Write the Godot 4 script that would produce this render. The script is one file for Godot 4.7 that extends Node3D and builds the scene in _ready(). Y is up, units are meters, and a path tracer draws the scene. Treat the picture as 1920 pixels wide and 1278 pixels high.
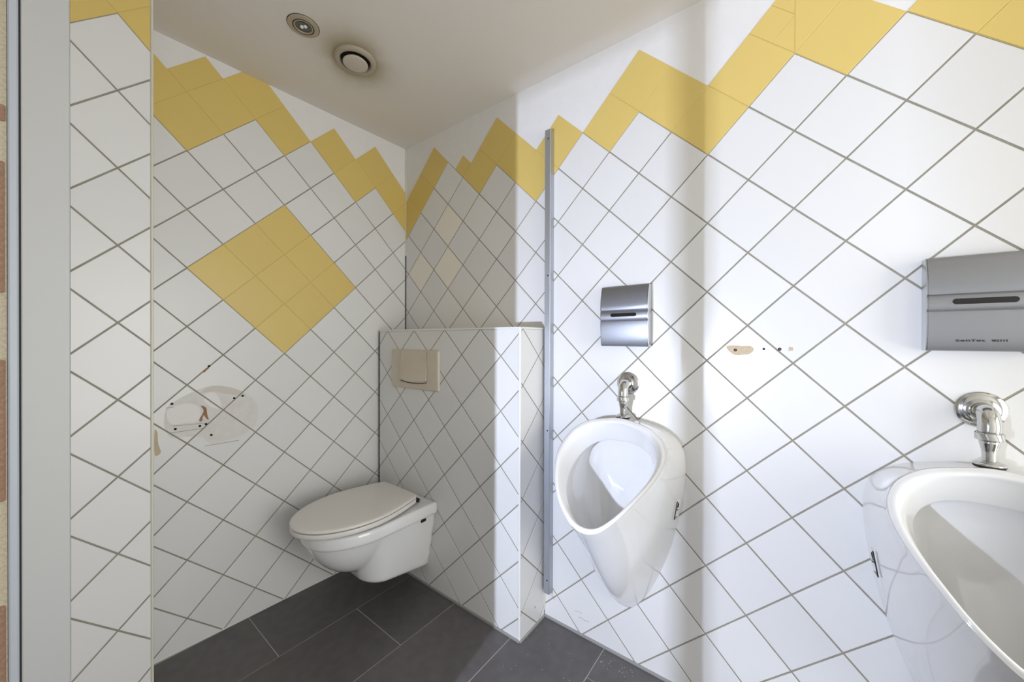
extends Node3D

# ---------------------------------------------------------------- measures
const PITCH := 0.2157            # diagonal of one wall tile with its joint
const H := PITCH / 2.0
const JOINT := 0.0044
const CEIL := 2.2185
const LEAN := -0.02593602       # the toilet's side wall is not quite square
const BOX_Z := 0.17457          # face of the boxed-in cistern
const BOX_X := 0.9362           # free end of the boxed-in cistern
const BOX_TOP := 1.1885
const PIER_X := 0.2514          # face of the tiled pier
const PIER_Z := 1.0765          # its edge towards the toilet
const FRONT := 1.50             # inner face of the wall behind the camera
const FAR_X := 3.6  # unseen right wall, set far off so its light spreads evenly
const KNOB := 0.960              # height of the unseen door knob
const LOW := 0.90                # height of the unseen corridor light
const EA := 3.35
const EB := 2.5
const EA_COL := Color(0.854, 0.894, 1.000)
const EB_COL := Color(0.996, 1.000, 0.993)

var taken := {}
var M := {}
var rng := RandomNumberGenerator.new()

func _ready() -> void:
	rng.seed = 20417
	view_and_light()
	materials()
	shell()
	tiled_walls()
	floor_tiles()
	rail()
	toilet()
	flush_plate()
	urinals()
	sensors()
	ceiling_fittings()
	marks()
	doorway()

# ---------------------------------------------------------------- camera, light
func view_and_light() -> void:
	var cam := Camera3D.new()
	cam.name = "camera"
	cam.fov = 85.7496
	cam.position = Vector3(1.7493, 1.1415, 1.2895)
	cam.rotation = Vector3(-0.003603, 0.653567, 0.002793)
	cam.near = 0.02
	add_child(cam)
	cam.current = true
	var env := Environment.new()
	env.background_mode = Environment.BG_SKY
	var sky := Sky.new()
	var psm := PhysicalSkyMaterial.new()
	sky.sky_material = psm
	env.sky = sky
	env.tonemap_mode = Environment.TONE_MAPPER_LINEAR
	env.tonemap_exposure = 1.0
	env.sdfgi_enabled = true
	env.ssao_enabled = true
	env.ssil_enabled = true
	var we := WorldEnvironment.new()
	we.name = "world_environment"
	we.environment = env
	add_child(we)
	# unseen narrow light behind the camera, placed to light the back wall
	area_light("unseen_corridor_light", Vector3(1.13, LOW, 2.03), Vector3(1.13, LOW, 0), Vector2(0.008, 0.045), EA_COL, EA)
	# unseen broad light out of view on the right, softens the whole room
	area_light("unseen_right_light", Vector3(FAR_X - 0.03, 1.0, 0.75), Vector3(0.0, 1.0, 0.75), Vector2(0.9, 1.7), EB_COL, EB)

func area_light(called: String, at: Vector3, to: Vector3, size: Vector2, col: Color, energy: float) -> void:
	var l := AreaLight3D.new()
	l.name = called
	l.area_size = size
	l.light_color = col
	l.light_energy = energy
	l.shadow_enabled = true
	l.area_range = 12.0
	l.area_attenuation = 2.0
	add_child(l)
	l.look_at_from_position(at, to, Vector3.UP)

# ---------------------------------------------------------------- materials
func mat(albedo: Color, rough: float, metal := 0.0) -> StandardMaterial3D:
	var m := StandardMaterial3D.new()
	m.albedo_color = albedo
	m.roughness = rough
	m.metallic = metal
	return m

func noise_tex(seed_: int, freq: float, lo: Color, hi: Color, size := 256) -> NoiseTexture2D:
	var n := FastNoiseLite.new()
	n.seed = seed_
	n.frequency = freq
	n.fractal_octaves = 4
	var t := NoiseTexture2D.new()
	t.noise = n
	t.width = size
	t.height = size
	t.seamless = true
	var g := Gradient.new()
	g.set_color(0, lo)
	g.set_color(1, hi)
	t.color_ramp = g
	return t

func tri_mat(m: StandardMaterial3D, tex: Texture2D, scale: float) -> StandardMaterial3D:
	m.albedo_texture = tex
	m.uv1_triplanar = true
	m.uv1_world_triplanar = true
	m.uv1_scale = Vector3.ONE * scale
	return m

func materials() -> void:
	M.white = []
	for k in 4:
		var v: float = [0.905, 0.915, 0.897, 0.91][k]
		M.white.append(mat(Color(v * 1.0, v * 0.997, v * 0.985), 0.30))
	M.cream_tile = mat(Color(0.95, 0.93, 0.88), 0.30)
	M.yellow = []
	for k in 3:
		var f: float = [1.0, 0.995, 1.004][k]
		M.yellow.append(mat(Color(0.888 * f, 0.782 * f, 0.455 * f), 0.32))
	M.grout = tri_mat(mat(Color(1, 1, 1), 0.9), noise_tex(5, 0.02, Color(0.565, 0.545, 0.485), Color(0.63, 0.615, 0.56)), 3.0)
	M.grout_yellow = mat(Color(0.872, 0.768, 0.45), 0.7)
	M.plaster = tri_mat(mat(Color(1, 1, 1), 0.75), noise_tex(8, 0.03, Color(0.930, 0.924, 0.913), Color(0.942, 0.937, 0.927)), 2.0)
	M.paint = mat(Color(0.86, 0.865, 0.86), 0.45)
	M.edge_white = mat(Color(0.93, 0.93, 0.91), 0.35)
	M.edge_cream = mat(Color(0.86, 0.845, 0.77), 0.4)
	M.dark_joint = mat(Color(0.24, 0.225, 0.20), 0.8)
	M.silicone = mat(Color(0.60, 0.60, 0.58), 0.5)
	M.floor = []
	for k in 3:
		var f: float = [1.0, 1.035, 0.97][k]
		M.floor.append(tri_mat(mat(Color(f, f, f) * Color(0.97, 0.97, 0.97), 0.42), noise_tex(21, 0.04, Color(0.355, 0.342, 0.34), Color(0.40, 0.385, 0.382)), 1.6))
	M.floor_grout = mat(Color(0.74, 0.72, 0.69), 0.9)
	M.ceramic = mat(Color(0.93, 0.93, 0.925), 0.07)
	M.ceramic.clearcoat_enabled = true
	M.ceramic.clearcoat = 0.6
	M.ceramic.clearcoat_roughness = 0.04
	M.seat = mat(Color(0.90, 0.885, 0.86), 0.28)
	M.rubber_and_shade = mat(Color(0.10, 0.095, 0.09), 0.6)  # dark rubber, also used for painted shade strips and rings
	M.buffer = mat(Color(0.72, 0.66, 0.38), 0.5)
	M.plastic = tri_mat(mat(Color(1, 1, 1), 0.38), noise_tex(12, 0.015, Color(0.83, 0.785, 0.705), Color(0.85, 0.81, 0.735)), 3.0)
	M.chrome = mat(Color(0.80, 0.80, 0.79), 0.10, 1.0)
	M.steel = mat(Color(0.60, 0.61, 0.63), 0.38, 1.0)
	M.steel_edge = mat(Color(0.78, 0.79, 0.80), 0.30, 1.0)
	M.alu = mat(Color(0.73, 0.745, 0.77), 0.5, 0.95)
	M.window_dark = mat(Color(0.10, 0.085, 0.085), 0.15)
	M.print = mat(Color(0.17, 0.17, 0.17), 0.6)
	M.black = mat(Color(0.05, 0.045, 0.04), 0.9)
	M.residue = tri_mat(mat(Color(1, 1, 1), 0.55), noise_tex(31, 0.03, Color(0.865, 0.85, 0.825), Color(0.895, 0.885, 0.868)), 3.0)
	M.residue_dark = mat(Color(0.835, 0.81, 0.77), 0.5)
	M.residue_clean = mat(Color(0.925, 0.915, 0.90), 0.45)
	M.glue = tri_mat(mat(Color(1, 1, 1), 0.8), noise_tex(33, 0.08, Color(0.74, 0.66, 0.54), Color(0.86, 0.80, 0.70)), 9.0)
	M.rust = mat(Color(0.62, 0.47, 0.32), 0.9)
	M.scratch = mat(Color(0.62, 0.58, 0.55), 0.8)
	M.mortar = tri_mat(mat(Color(1, 1, 1), 0.95), noise_tex(41, 0.06, Color(0.80, 0.75, 0.64), Color(0.92, 0.88, 0.79)), 8.0)
	M.brick = tri_mat(mat(Color(1, 1, 1), 0.9), noise_tex(42, 0.05, Color(0.64, 0.50, 0.41), Color(0.75, 0.62, 0.52)), 8.0)
	M.film = mat(Color(0.84, 0.87, 0.91), 0.35)
	M.crumb = mat(Color(0.85, 0.84, 0.80), 0.9)
	M.lens = mat(Color(0.85, 0.86, 0.88), 0.05, 1.0)
	M.vent = mat(Color(0.80, 0.765, 0.71), 0.5)
	M.vent_dirty = mat(Color(0.70, 0.655, 0.575), 0.5)
	M.lens_dark = mat(Color(0.42, 0.42, 0.41), 0.15, 1.0)
	M.bulb_highlight = mat(Color(0.93, 0.94, 0.95), 0.08)
	M.lamp_ring = mat(Color(0.70, 0.65, 0.56), 0.35, 0.2)

# ---------------------------------------------------------------- naming
func numbered(n: String) -> String:
	var k: int = taken.get(n, 0)
	taken[n] = k + 1
	return n if k == 0 else "%s_%03d" % [n, k]

func thing(called: String, label: String, category: String, at := Vector3.ZERO, group := "") -> Node3D:
	var o := Node3D.new()
	o.name = numbered(called)
	add_child(o)
	o.position = at
	o.set_meta("label", label)
	o.set_meta("category", category)
	if group != "":
		o.set_meta("group", group)
	return o

func part(called: String, mesh: Mesh, m: Material, parent: Node, xf := Transform3D.IDENTITY) -> MeshInstance3D:
	var o := MeshInstance3D.new()
	o.name = called
	o.mesh = mesh
	o.material_override = m
	o.transform = xf
	parent.add_child(o, true)
	return o

func struct(called: String, mesh: Mesh, m: Material, xf := Transform3D.IDENTITY) -> MeshInstance3D:
	var o := part(called, mesh, m, self, xf)
	o.set_meta("kind", "structure")
	return o

func at(x: float, y: float, z: float) -> Transform3D:
	return Transform3D(Basis.IDENTITY, Vector3(x, y, z))

# ---------------------------------------------------------------- mesh helpers
func tri(st: SurfaceTool, a: Vector3, b: Vector3, c: Vector3, n: Vector3) -> void:
	if (b - a).cross(c - a).dot(n) > 0.0:      # front faces run clockwise
		var t := b
		b = c
		c = t
	for p: Vector3 in [a, b, c]:
		st.set_normal(n)
		st.add_vertex(p)

func quad(st: SurfaceTool, a: Vector3, b: Vector3, c: Vector3, d: Vector3, n: Vector3) -> void:
	tri(st, a, b, c, n)
	tri(st, a, c, d, n)

func begin() -> SurfaceTool:
	var st := SurfaceTool.new()
	st.begin(Mesh.PRIMITIVE_TRIANGLES)
	return st

func inset(p: PackedVector2Array, d: float) -> PackedVector2Array:
	# convex polygon, counter-clockwise (y up)
	var n := p.size()
	var out := PackedVector2Array()
	for i in n:
		var a := p[(i + n - 1) % n]
		var b := p[i]
		var c := p[(i + 1) % n]
		var e1 := (b - a).normalized()
		var e2 := (c - b).normalized()
		var n1 := Vector2(-e1.y, e1.x)
		var n2 := Vector2(-e2.y, e2.x)
		var k := 1.0 + n1.dot(n2)
		out.append(b + (n1 + n2) * (d / maxf(k, 0.25)))
	return out

func ccw(p: PackedVector2Array) -> PackedVector2Array:
	if Geometry2D.is_polygon_clockwise(p):
		p.reverse()
	return p

# a slab whose outline lies in local x,y; front at z = top with a small chamfer, back at z = low
func slab(poly_: PackedVector2Array, low: float, top: float, bev: float) -> ArrayMesh:
	var poly := ccw(poly_.duplicate())
	if Geometry2D.is_polygon_clockwise(poly):
		poly.reverse()
	var signed := 0.0
	for i in poly.size():
		signed += poly[i].cross(poly[(i + 1) % poly.size()])
	if signed < 0.0:
		poly.reverse()
	var q := inset(poly, bev)
	var st := begin()
	var n := poly.size()
	var idx := Geometry2D.triangulate_polygon(q)
	for k in range(0, idx.size(), 3):
		tri(st, v3(q[idx[k]], top), v3(q[idx[k + 1]], top), v3(q[idx[k + 2]], top), Vector3.BACK)
	for i in n:
		var j := (i + 1) % n
		var e := (poly[j] - poly[i]).normalized()
		var o := Vector3(e.y, -e.x, 0)
		quad(st, v3(q[i], top), v3(q[j], top), v3(poly[j], top - bev), v3(poly[i], top - bev), (o + Vector3.BACK).normalized())
		quad(st, v3(poly[i], top - bev), v3(poly[j], top - bev), v3(poly[j], low), v3(poly[i], low), o)
	return st.commit()

func v3(p: Vector2, z: float) -> Vector3:
	return Vector3(p.x, p.y, z)

func box(size: Vector3, bev := 0.0) -> ArrayMesh:
	# chamfered box, centred
	var s := size / 2.0
	var st := begin()
	var b := minf(bev, minf(s.x, minf(s.y, s.z)) * 0.9)
	for ax in 3:
		for sg: float in [-1.0, 1.0]:
			var n := Vector3.ZERO
			n[ax] = sg
			var u := (ax + 1) % 3
			var v := (ax + 2) % 3
			var c: Array[Vector3] = []
			for k: Vector2 in [Vector2(-1, -1), Vector2(1, -1), Vector2(1, 1), Vector2(-1, 1)]:
				var p := Vector3.ZERO
				p[ax] = s[ax] * sg
				p[u] = (s[u] - b) * k.x
				p[v] = (s[v] - b) * k.y
				c.append(p)
			quad(st, c[0], c[1], c[2], c[3], n)
	if b > 0.0:
		for ax in 3:
			var u := (ax + 1) % 3
			var v := (ax + 2) % 3
			for su: float in [-1.0, 1.0]:
				for sv: float in [-1.0, 1.0]:
					var c: Array[Vector3] = []
					for k: Vector2 in [Vector2(-1, 0), Vector2(1, 0), Vector2(1, 1), Vector2(-1, 1)]:
						var p := Vector3.ZERO
						p[ax] = (s[ax] - b) * k.x
						p[u] = (s[u] - b * (1.0 - k.y)) * su if k.y == 0.0 else s[u] * su
						p[v] = s[v] * sv if k.y == 0.0 else (s[v] - b) * sv
						c.append(p)
					var n := Vector3.ZERO
					n[u] = su
					n[v] = sv
					quad(st, c[0], c[1], c[2], c[3], n.normalized())
		for sx: float in [-1.0, 1.0]:
			for sy: float in [-1.0, 1.0]:
				for sz: float in [-1.0, 1.0]:
					tri(st, Vector3(s.x * sx, (s.y - b) * sy, (s.z - b) * sz), Vector3((s.x - b) * sx, s.y * sy, (s.z - b) * sz), Vector3((s.x - b) * sx, (s.y - b) * sy, s.z * sz), Vector3(sx, sy, sz).normalized())
	return st.commit()

# loops of equal length joined into a skin; a loop given twice makes a crease
func loft(loops: Array, cap0: bool, cap1: bool, inward := false) -> ArrayMesh:
	var n: int = loops[0].size()
	var mid := Vector3.ZERO
	for l: PackedVector3Array in loops:
		for p in l:
			mid += p
	mid /= float(loops.size() * n)
	var all: Array[PackedVector3Array] = []
	for l: PackedVector3Array in loops:
		all.append(l)
	var vol := 0.0
	for k in all.size() - 1:
		for i in n:
			var j := (i + 1) % n
			var a := all[k][i] - mid
			var b := all[k][j] - mid
			var c := all[k + 1][j] - mid
			var d := all[k + 1][i] - mid
			vol += a.dot(b.cross(c)) + a.dot(c.cross(d))
	var flip := vol > 0.0                     # counter-clockwise seen from outside: turn it
	if inward:
		flip = not flip
	var st := begin()
	var base := 0
	var group := 0
	st.set_smooth_group(0)
	var ids: Array[int] = []
	for k in all.size():
		ids.append(base)
		for p in all[k]:
			st.set_smooth_group(0)
			st.add_vertex(p)
		base += n
	for k in all.size() - 1:
		if all[k] == all[k + 1]:
			continue
		for i in n:
			var j := (i + 1) % n
			var f := [ids[k] + i, ids[k] + j, ids[k + 1] + j, ids[k] + i, ids[k + 1] + j, ids[k + 1] + i]
			if flip:
				f.reverse()
			for x: int in f:
				st.add_index(x)
	for cap in 2:
		if (cap == 0 and not cap0) or (cap == 1 and not cap1):
			continue
		var l: PackedVector3Array = all[0] if cap == 0 else all[all.size() - 1]
		var c := Vector3.ZERO
		for p in l:
			c += p
		c /= float(n)
		st.set_smooth_group(0)
		st.add_vertex(c)
		var ci := base
		base += 1
		var start := ids[0] if cap == 0 else ids[all.size() - 1]
		for i in n:
			var j := (i + 1) % n
			var f := [start + j, start + i, ci] if cap == 0 else [start + i, start + j, ci]
			if flip:
				f.reverse()
			for x: int in f:
				st.add_index(x)
	var arr := st.commit_to_arrays()
	return with_normals(arr)

func with_normals(arr: Array) -> ArrayMesh:
	var vs: PackedVector3Array = arr[Mesh.ARRAY_VERTEX]
	var ix: PackedInt32Array = arr[Mesh.ARRAY_INDEX]
	var ns := PackedVector3Array()
	ns.resize(vs.size())
	for k in range(0, ix.size(), 3):
		var a := vs[ix[k]]
		var b := vs[ix[k + 1]]
		var c := vs[ix[k + 2]]
		var fn := (c - a).cross(b - a)
		for q in 3:
			ns[ix[k + q]] += fn
	for k in ns.size():
		ns[k] = ns[k].normalized() if ns[k].length() > 1e-12 else Vector3.UP
	var out := []
	out.resize(Mesh.ARRAY_MAX)
	out[Mesh.ARRAY_VERTEX] = vs
	out[Mesh.ARRAY_NORMAL] = ns
	out[Mesh.ARRAY_INDEX] = ix
	var m := ArrayMesh.new()
	m.add_surface_from_arrays(Mesh.PRIMITIVE_TRIANGLES, out)
	return m

# profile points (radius, height) turned about y
func lathe(profile: Array, seg := 32, cap0 := true, cap1 := true) -> ArrayMesh:
	var loops := []
	for p: Vector2 in profile:
		var l := PackedVector3Array()
		for i in seg:
			var a := TAU * i / seg
			l.append(Vector3(cos(a) * p.x, p.y, sin(a) * p.x))
		loops.append(l)
	return loft(loops, cap0, cap1)

# a tube along a path, radius per point
func tube(path: Array, radii: Array, seg := 20, cap := true) -> ArrayMesh:
	var loops := []
	var up := Vector3(1, 0, 0)
	for k in path.size():
		var p: Vector3 = path[k]
		var a: Vector3 = path[maxi(k - 1, 0)]
		var b: Vector3 = path[mini(k + 1, path.size() - 1)]
		var d := (b - a).normalized()
		var u := (up - d * up.dot(d)).normalized()
		var w := d.cross(u)
		var r: float = radii[k] if k < radii.size() else radii[radii.size() - 1]
		var l := PackedVector3Array()
		for i in seg:
			var t := TAU * i / seg
			l.append(p + (u * cos(t) + w * sin(t)) * r)
		loops.append(l)
	return loft(loops, cap, cap)

func spline(pts: Array, n: int) -> PackedVector3Array:
	# Catmull-Rom through pts, resampled to n points of equal spacing
	var dense := PackedVector3Array()
	var m := pts.size()
	for k in m - 1:
		var p0: Vector3 = pts[maxi(k - 1, 0)]
		var p1: Vector3 = pts[k]
		var p2: Vector3 = pts[k + 1]
		var p3: Vector3 = pts[mini(k + 2, m - 1)]
		if k == 0:
			p0 = Vector3(-p2.x, p2.y, p2.z)
		if k == m - 2:
			p3 = Vector3(-p1.x, p1.y, p1.z)
		for s in 12:
			dense.append(p1.cubic_interpolate(p2, p0, p3, s / 12.0))
	dense.append(pts[m - 1])
	var total := 0.0
	var acc := PackedFloat32Array([0.0])
	for k in dense.size() - 1:
		total += dense[k].distance_to(dense[k + 1])
		acc.append(total)
	var out := PackedVector3Array()
	var k := 0
	for i in n:
		var s := total * i / (n - 1)
		while k < dense.size() - 2 and acc[k + 1] < s:
			k += 1
		var f := clampf((s - acc[k]) / maxf(acc[k + 1] - acc[k], 1e-9), 0.0, 1.0)
		out.append(dense[k].lerp(dense[k + 1], f))
	return out

func mirrored(half: PackedVector3Array) -> PackedVector3Array:
	var out := half.duplicate()
	for i in range(half.size() - 2, 0, -1):
		out.append(Vector3(-half[i].x, half[i].y, half[i].z))
	return out

func mix_loops(a: PackedVector3Array, b: PackedVector3Array, t: float) -> PackedVector3Array:
	var out := PackedVector3Array()
	for i in a.size():
		out.append(a[i].lerp(b[i], t))
	return out

func rect(x0: float, y0: float, x1: float, y1: float) -> PackedVector2Array:
	return PackedVector2Array([Vector2(x0, y0), Vector2(x1, y0), Vector2(x1, y1), Vector2(x0, y1)])

# ---------------------------------------------------------------- room shell
var wall_back: MeshInstance3D
var wall_left: MeshInstance3D
var wall_pier: MeshInstance3D
var wall_boxing: MeshInstance3D

func left_frame() -> Transform3D:
	var s := sin(LEAN)
	var c := cos(LEAN)
	return Transform3D(Basis(Vector3(-s, 0, -c), Vector3.UP, Vector3(c, 0, -s)), Vector3.ZERO)

const PROUD := 0.0018            # how far tile faces stand before the plaster

func shell() -> void:
	# every tiled wall: local x along the wall, y up, z into the room, tile faces at z = 0
	wall_back = struct("wall_back", slab(rect(-0.15, -0.1, FAR_X + 0.15, CEIL + 0.1), -0.15, -PROUD, 0.0), M.plaster)
	wall_left = struct("wall_left", slab(rect(-FRONT - 0.1, -0.1, 0.0, CEIL + 0.1), -0.15, -PROUD, 0.0), M.plaster, left_frame())
	var pier_frame := Transform3D(Basis(Vector3(0, 0, -1), Vector3.UP, Vector3(1, 0, 0)), Vector3(PIER_X, 0, 0))
	wall_pier = struct("wall_pier", slab(rect(-1.2298, -0.1, -PIER_Z - 0.001, CEIL + 0.1), -0.40, -PROUD, 0.0), M.plaster, pier_frame)
	wall_boxing = struct("wall_boxing", slab(rect(0.012, -0.1, BOX_X - 0.004, BOX_TOP - 0.004), -BOX_Z + 0.001, -PROUD, 0.0), M.plaster, at(0, 0, BOX_Z))
	struct("wall_right", box(Vector3(0.15, CEIL + 0.2, 3.6)), M.plaster, at(FAR_X + 0.075, CEIL / 2, 1.2))
	# ceiling with the grey halo of dust round the extractor vent
	struct("ceiling", ceiling_mesh(), ceiling_paint())
	for t: Array in [
		["trim", Vector3(0.006, BOX_TOP, 0.004), Vector3(0.0135, BOX_TOP / 2, BOX_Z - 0.001), M.dark_joint],
		["trim", Vector3(0.005, 1.615 - BOX_TOP, 0.005), Vector3(0.001, (1.615 + BOX_TOP) / 2, 0.001), M.dark_joint],
		["trim", Vector3(0.008, CEIL - 1.615, 0.008), Vector3(0.0, (CEIL + 1.615) / 2, 0.0), M.edge_cream],
		["trim", Vector3(0.006, CEIL, 0.006), Vector3(PIER_X - 0.001, CEIL / 2, PIER_Z - 0.001), M.edge_cream],
		["trim", Vector3(BOX_X - 0.014, 0.008, 0.006), Vector3((BOX_X + 0.014) / 2, BOX_TOP - 0.002, BOX_Z), M.edge_white],
		["trim", Vector3(0.0085, BOX_TOP, 0.0085), Vector3(BOX_X - 0.004, BOX_TOP / 2 + 0.001, BOX_Z - 0.003), M.edge_white],
		["trim", Vector3(0.006, 0.008, BOX_Z - 0.008), Vector3(BOX_X - 0.003, BOX_TOP - 0.002, BOX_Z / 2 - 0.004), M.edge_white],
		["trim", Vector3(0.006, BOX_TOP - 0.03, 0.006), Vector3(BOX_X + 0.001, BOX_TOP / 2 + 0.01, 0.001), M.edge_cream],
		["trim", Vector3(BOX_X - 0.012, 0.010, 0.008), Vector3((BOX_X + 0.012) / 2, 0.003, BOX_Z + 0.002), M.silicone],
		["trim", Vector3(0.008, 0.010, BOX_Z), Vector3(BOX_X + 0.002, 0.003, BOX_Z / 2), M.silicone],
		["trim", Vector3(1.6, 0.010, 0.008), Vector3(BOX_X + 0.8, 0.003, 0.002), M.silicone],
	]:
		struct("trim", box(t[1], 0.0015), t[3], Transform3D(Basis.IDENTITY, t[2])).name = numbered("trim")

func ceiling_mesh() -> ArrayMesh:
	# slab whose underside carries the map of the dust halo
	var st := begin()
	var x0 := -0.3
	var x1 := FAR_X + 0.3
	var z0 := -0.6
	var z1 := 3.0
	var c := [Vector2(x0, z0), Vector2(x1, z0), Vector2(x1, z1), Vector2(x0, z1)]
	for f: Array in [[0, 1, 2], [0, 2, 3]]:
		for k in 3:
			var p: Vector2 = c[f[2 - k]]
			st.set_normal(Vector3.DOWN)
			st.set_uv(Vector2((p.x - 0.404) / 2.4 + 0.5, (p.y - 0.531) / 2.4 + 0.5))
			st.add_vertex(Vector3(p.x, CEIL, p.y))
		for k in 3:
			var p: Vector2 = c[f[k]]
			st.set_normal(Vector3.UP)
			st.set_uv(Vector2.ZERO)
			st.add_vertex(Vector3(p.x, CEIL + 0.12, p.y))
	for k in 4:
		var a: Vector2 = c[k]
		var b: Vector2 = c[(k + 1) % 4]
		var n := Vector3(b.y - a.y, 0, a.x - b.x).normalized()
		st.set_uv(Vector2.ZERO)
		quad(st, Vector3(a.x, CEIL, a.y), Vector3(b.x, CEIL, b.y), Vector3(b.x, CEIL + 0.12, b.y), Vector3(a.x, CEIL + 0.12, a.y), n)
	return st.commit()

func ceiling_paint() -> StandardMaterial3D:
	var m := mat(Color(1, 1, 1), 0.8)
	var w := 1024
	var img := Image.create(w, w, false, Image.FORMAT_RGB8)
	img.fill(Color(0.915, 0.892, 0.855))
	var n := FastNoiseLite.new()
	n.seed = 77
	n.frequency = 0.03
	# 2.4 m square centred on the vent
	for y in range(w / 2 - 130, w / 2 + 130):
		for x in range(w / 2 - 130, w / 2 + 130):
			var q := Vector2(x - w / 2.0, y - w / 2.0) / w * 2.4
			var along := absf(cos(q.angle() - 0.99))        # longer towards and away from the spotlight
			var r := q.length() * (1.0 + 0.08 * n.get_noise_2d(x, y))
			var d := lerpf(0.34, 0.47, along) * exp(-pow(maxf(r - 0.066, 0.0) / lerpf(0.034, 0.056, along), 1.25))
			img.set_pixel(x, y, Color(0.915 - d * 0.62, 0.892 - d * 0.68, 0.855 - d * 0.86))
	m.albedo_texture = ImageTexture.create_from_image(img)
	return m

# ---------------------------------------------------------------- wall tiles
# lays whole and cut tiles: cells are the diagonal squares round the centres (i, j), j counted downwards
func lay(wall: Node3D, origin: Vector2, ir: Vector2i, jr: Vector2i, regions: Array, kind: Callable, name_ := "tile") -> void:
	var side := H
	var face := (H - JOINT * 0.7071)
	var whole := slab(PackedVector2Array([Vector2(face, 0), Vector2(0, face), Vector2(-face, 0), Vector2(0, -face)]), -PROUD - 0.002, 0.0, 0.0007)
	var thin := H - JOINT * 0.7071 * 0.42
	var whole_y := slab(PackedVector2Array([Vector2(thin, 0), Vector2(0, thin), Vector2(-thin, 0), Vector2(0, -thin)]), -PROUD - 0.002, 0.0, 0.0007)
	var grout := {0: begin(), 1: begin()}
	var used := {0: false, 1: false}
	for i in range(ir.x, ir.y + 1):
		for j in range(jr.x, jr.y + 1):
			if posmod(i + j, 2) == 0:
				continue
			var k: Dictionary = kind.call(i, j)
			if k.is_empty():
				continue
			var c := origin + Vector2(i * H, -j * H)
			var f: float = thin if k.yellow else face
			var cut: Array = k.get("cut", [])
			var tile_poly := PackedVector2Array([c + Vector2(f, 0), c + Vector2(0, f), c + Vector2(-f, 0), c + Vector2(0, -f)])
			var cell_poly := PackedVector2Array([c + Vector2(side, 0), c + Vector2(0, side), c + Vector2(-side, 0), c + Vector2(0, -side)])
			if cut.size() > 0:
				var cp := PackedVector2Array()
				for q: Vector2 in cut:
					cp.append(c + q * H)
				tile_poly = first(Geometry2D.intersect_polygons(tile_poly, cp))
				cell_poly = first(Geometry2D.intersect_polygons(cell_poly, cp))
			for region: PackedVector2Array in regions:
				var g: int = 1 if k.yellow else 0
				for piece: PackedVector2Array in Geometry2D.intersect_polygons(cell_poly, region):
					var idx := Geometry2D.triangulate_polygon(piece)
					for t in range(0, idx.size(), 3):
						used[g] = true
						tri(grout[g], v3(piece[idx[t]], -0.0012), v3(piece[idx[t + 1]], -0.0012), v3(piece[idx[t + 2]], -0.0012), Vector3.BACK)
				var faces: Array = Geometry2D.intersect_polygons(tile_poly, region)
				if k.has("split"):
					# this tile was pieced together from offcuts
					var cuts := []
					for sp: Array in k.split:
						var cp := PackedVector2Array()
						for q: Vector2 in sp:
							cp.append(c + q * H)
						for small: PackedVector2Array in Geometry2D.intersect_polygons(tile_poly, inset(cp, 0.0006)):
							cuts.append_array(Geometry2D.intersect_polygons(small, region))
					faces = cuts
				for piece: PackedVector2Array in faces:
					var area := absf(poly_area(piece))
					if area < 3e-5:
						continue
					var m: Material = k.mat
					if cut.is_empty() and absf(area - 2.0 * f * f) < 1e-7:
						part(name_, whole_y if k.yellow else whole, m, wall, at(c.x, c.y, 0))
					else:
						var cen := Vector2.ZERO
						for q in piece:
							cen += q
						cen /= piece.size()
						var loc := PackedVector2Array()
						for q in piece:
							loc.append(q - cen)
						part(name_, slab(loc, -PROUD - 0.002, 0.0, 0.0006), m, wall, at(cen.x, cen.y, 0))
	for g: int in grout:
		if used[g]:
			part("grout", grout[g].commit(), M.grout if g == 0 else M.grout_yellow, wall)

func first(a: Array) -> PackedVector2Array:
	return a[0] if a.size() > 0 else PackedVector2Array()

func poly_area(p: PackedVector2Array) -> float:
	var s := 0.0
	for i in p.size():
		s += p[i].cross(p[(i + 1) % p.size()])
	return s / 2.0

func white_tile() -> Dictionary:
	return {"yellow": false, "mat": M.white[rng.randi() % 4]}

func yellow_tile(cut: Array = []) -> Dictionary:
	return {"yellow": true, "mat": M.yellow[rng.randi() % 3], "cut": cut}

func back_kind(i: int, j: int) -> Dictionary:
	# first row that is white, and the yellow zigzag above it
	var yellow := {-10: 1, -9: 0, -8: -1, -5: 0, -4: -1, -3: 0, -2: 1, -1: 0, 1: 0, 2: -1, 3: 0, 4: 1, 5: 0, 6: -1, 7: 0, 9: 0, 10: 1, 11: 0, 12: -1, 13: 0, 14: 1}
	if i == -6 and j == -1:
		return yellow_tile([Vector2(0, -1), Vector2(0.5, -0.5), Vector2(0, 0), Vector2(-0.5, -0.5)])
	if yellow.has(i):
		var y: int = yellow[i]
		if i == 6 and j == y:
			var t := yellow_tile()
			t.split = [[Vector2(0, 1), Vector2(0, -1), Vector2(1, 0)], [Vector2(0, 1), Vector2(-0.5, 0.5), Vector2(0, 0)], [Vector2(-0.5, 0.5), Vector2(-1, 0), Vector2(-0.5, -0.5), Vector2(0, 0)], [Vector2(0, 0), Vector2(-0.5, -0.5), Vector2(0, -1)]]
			return t
		if j == y:
			return yellow_tile()
		if j < y:
			return {}
	elif i == -7 and j < 0:
		return {}
	elif i == -6 and j < 1:
		return {}
	elif i == -11:
		return yellow_tile() if j == 2 else ({} if j < 2 else white_tile())
	elif i == 0 and j < 1:
		return {}
	elif i == 8 and j < 1:
		return {}
	if [Vector2i(-7, 2), Vector2i(-7, 4), Vector2i(-9, 4)].has(Vector2i(i, j)):
		return {"yellow": false, "mat": M.cream_tile}
	return white_tile()

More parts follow.
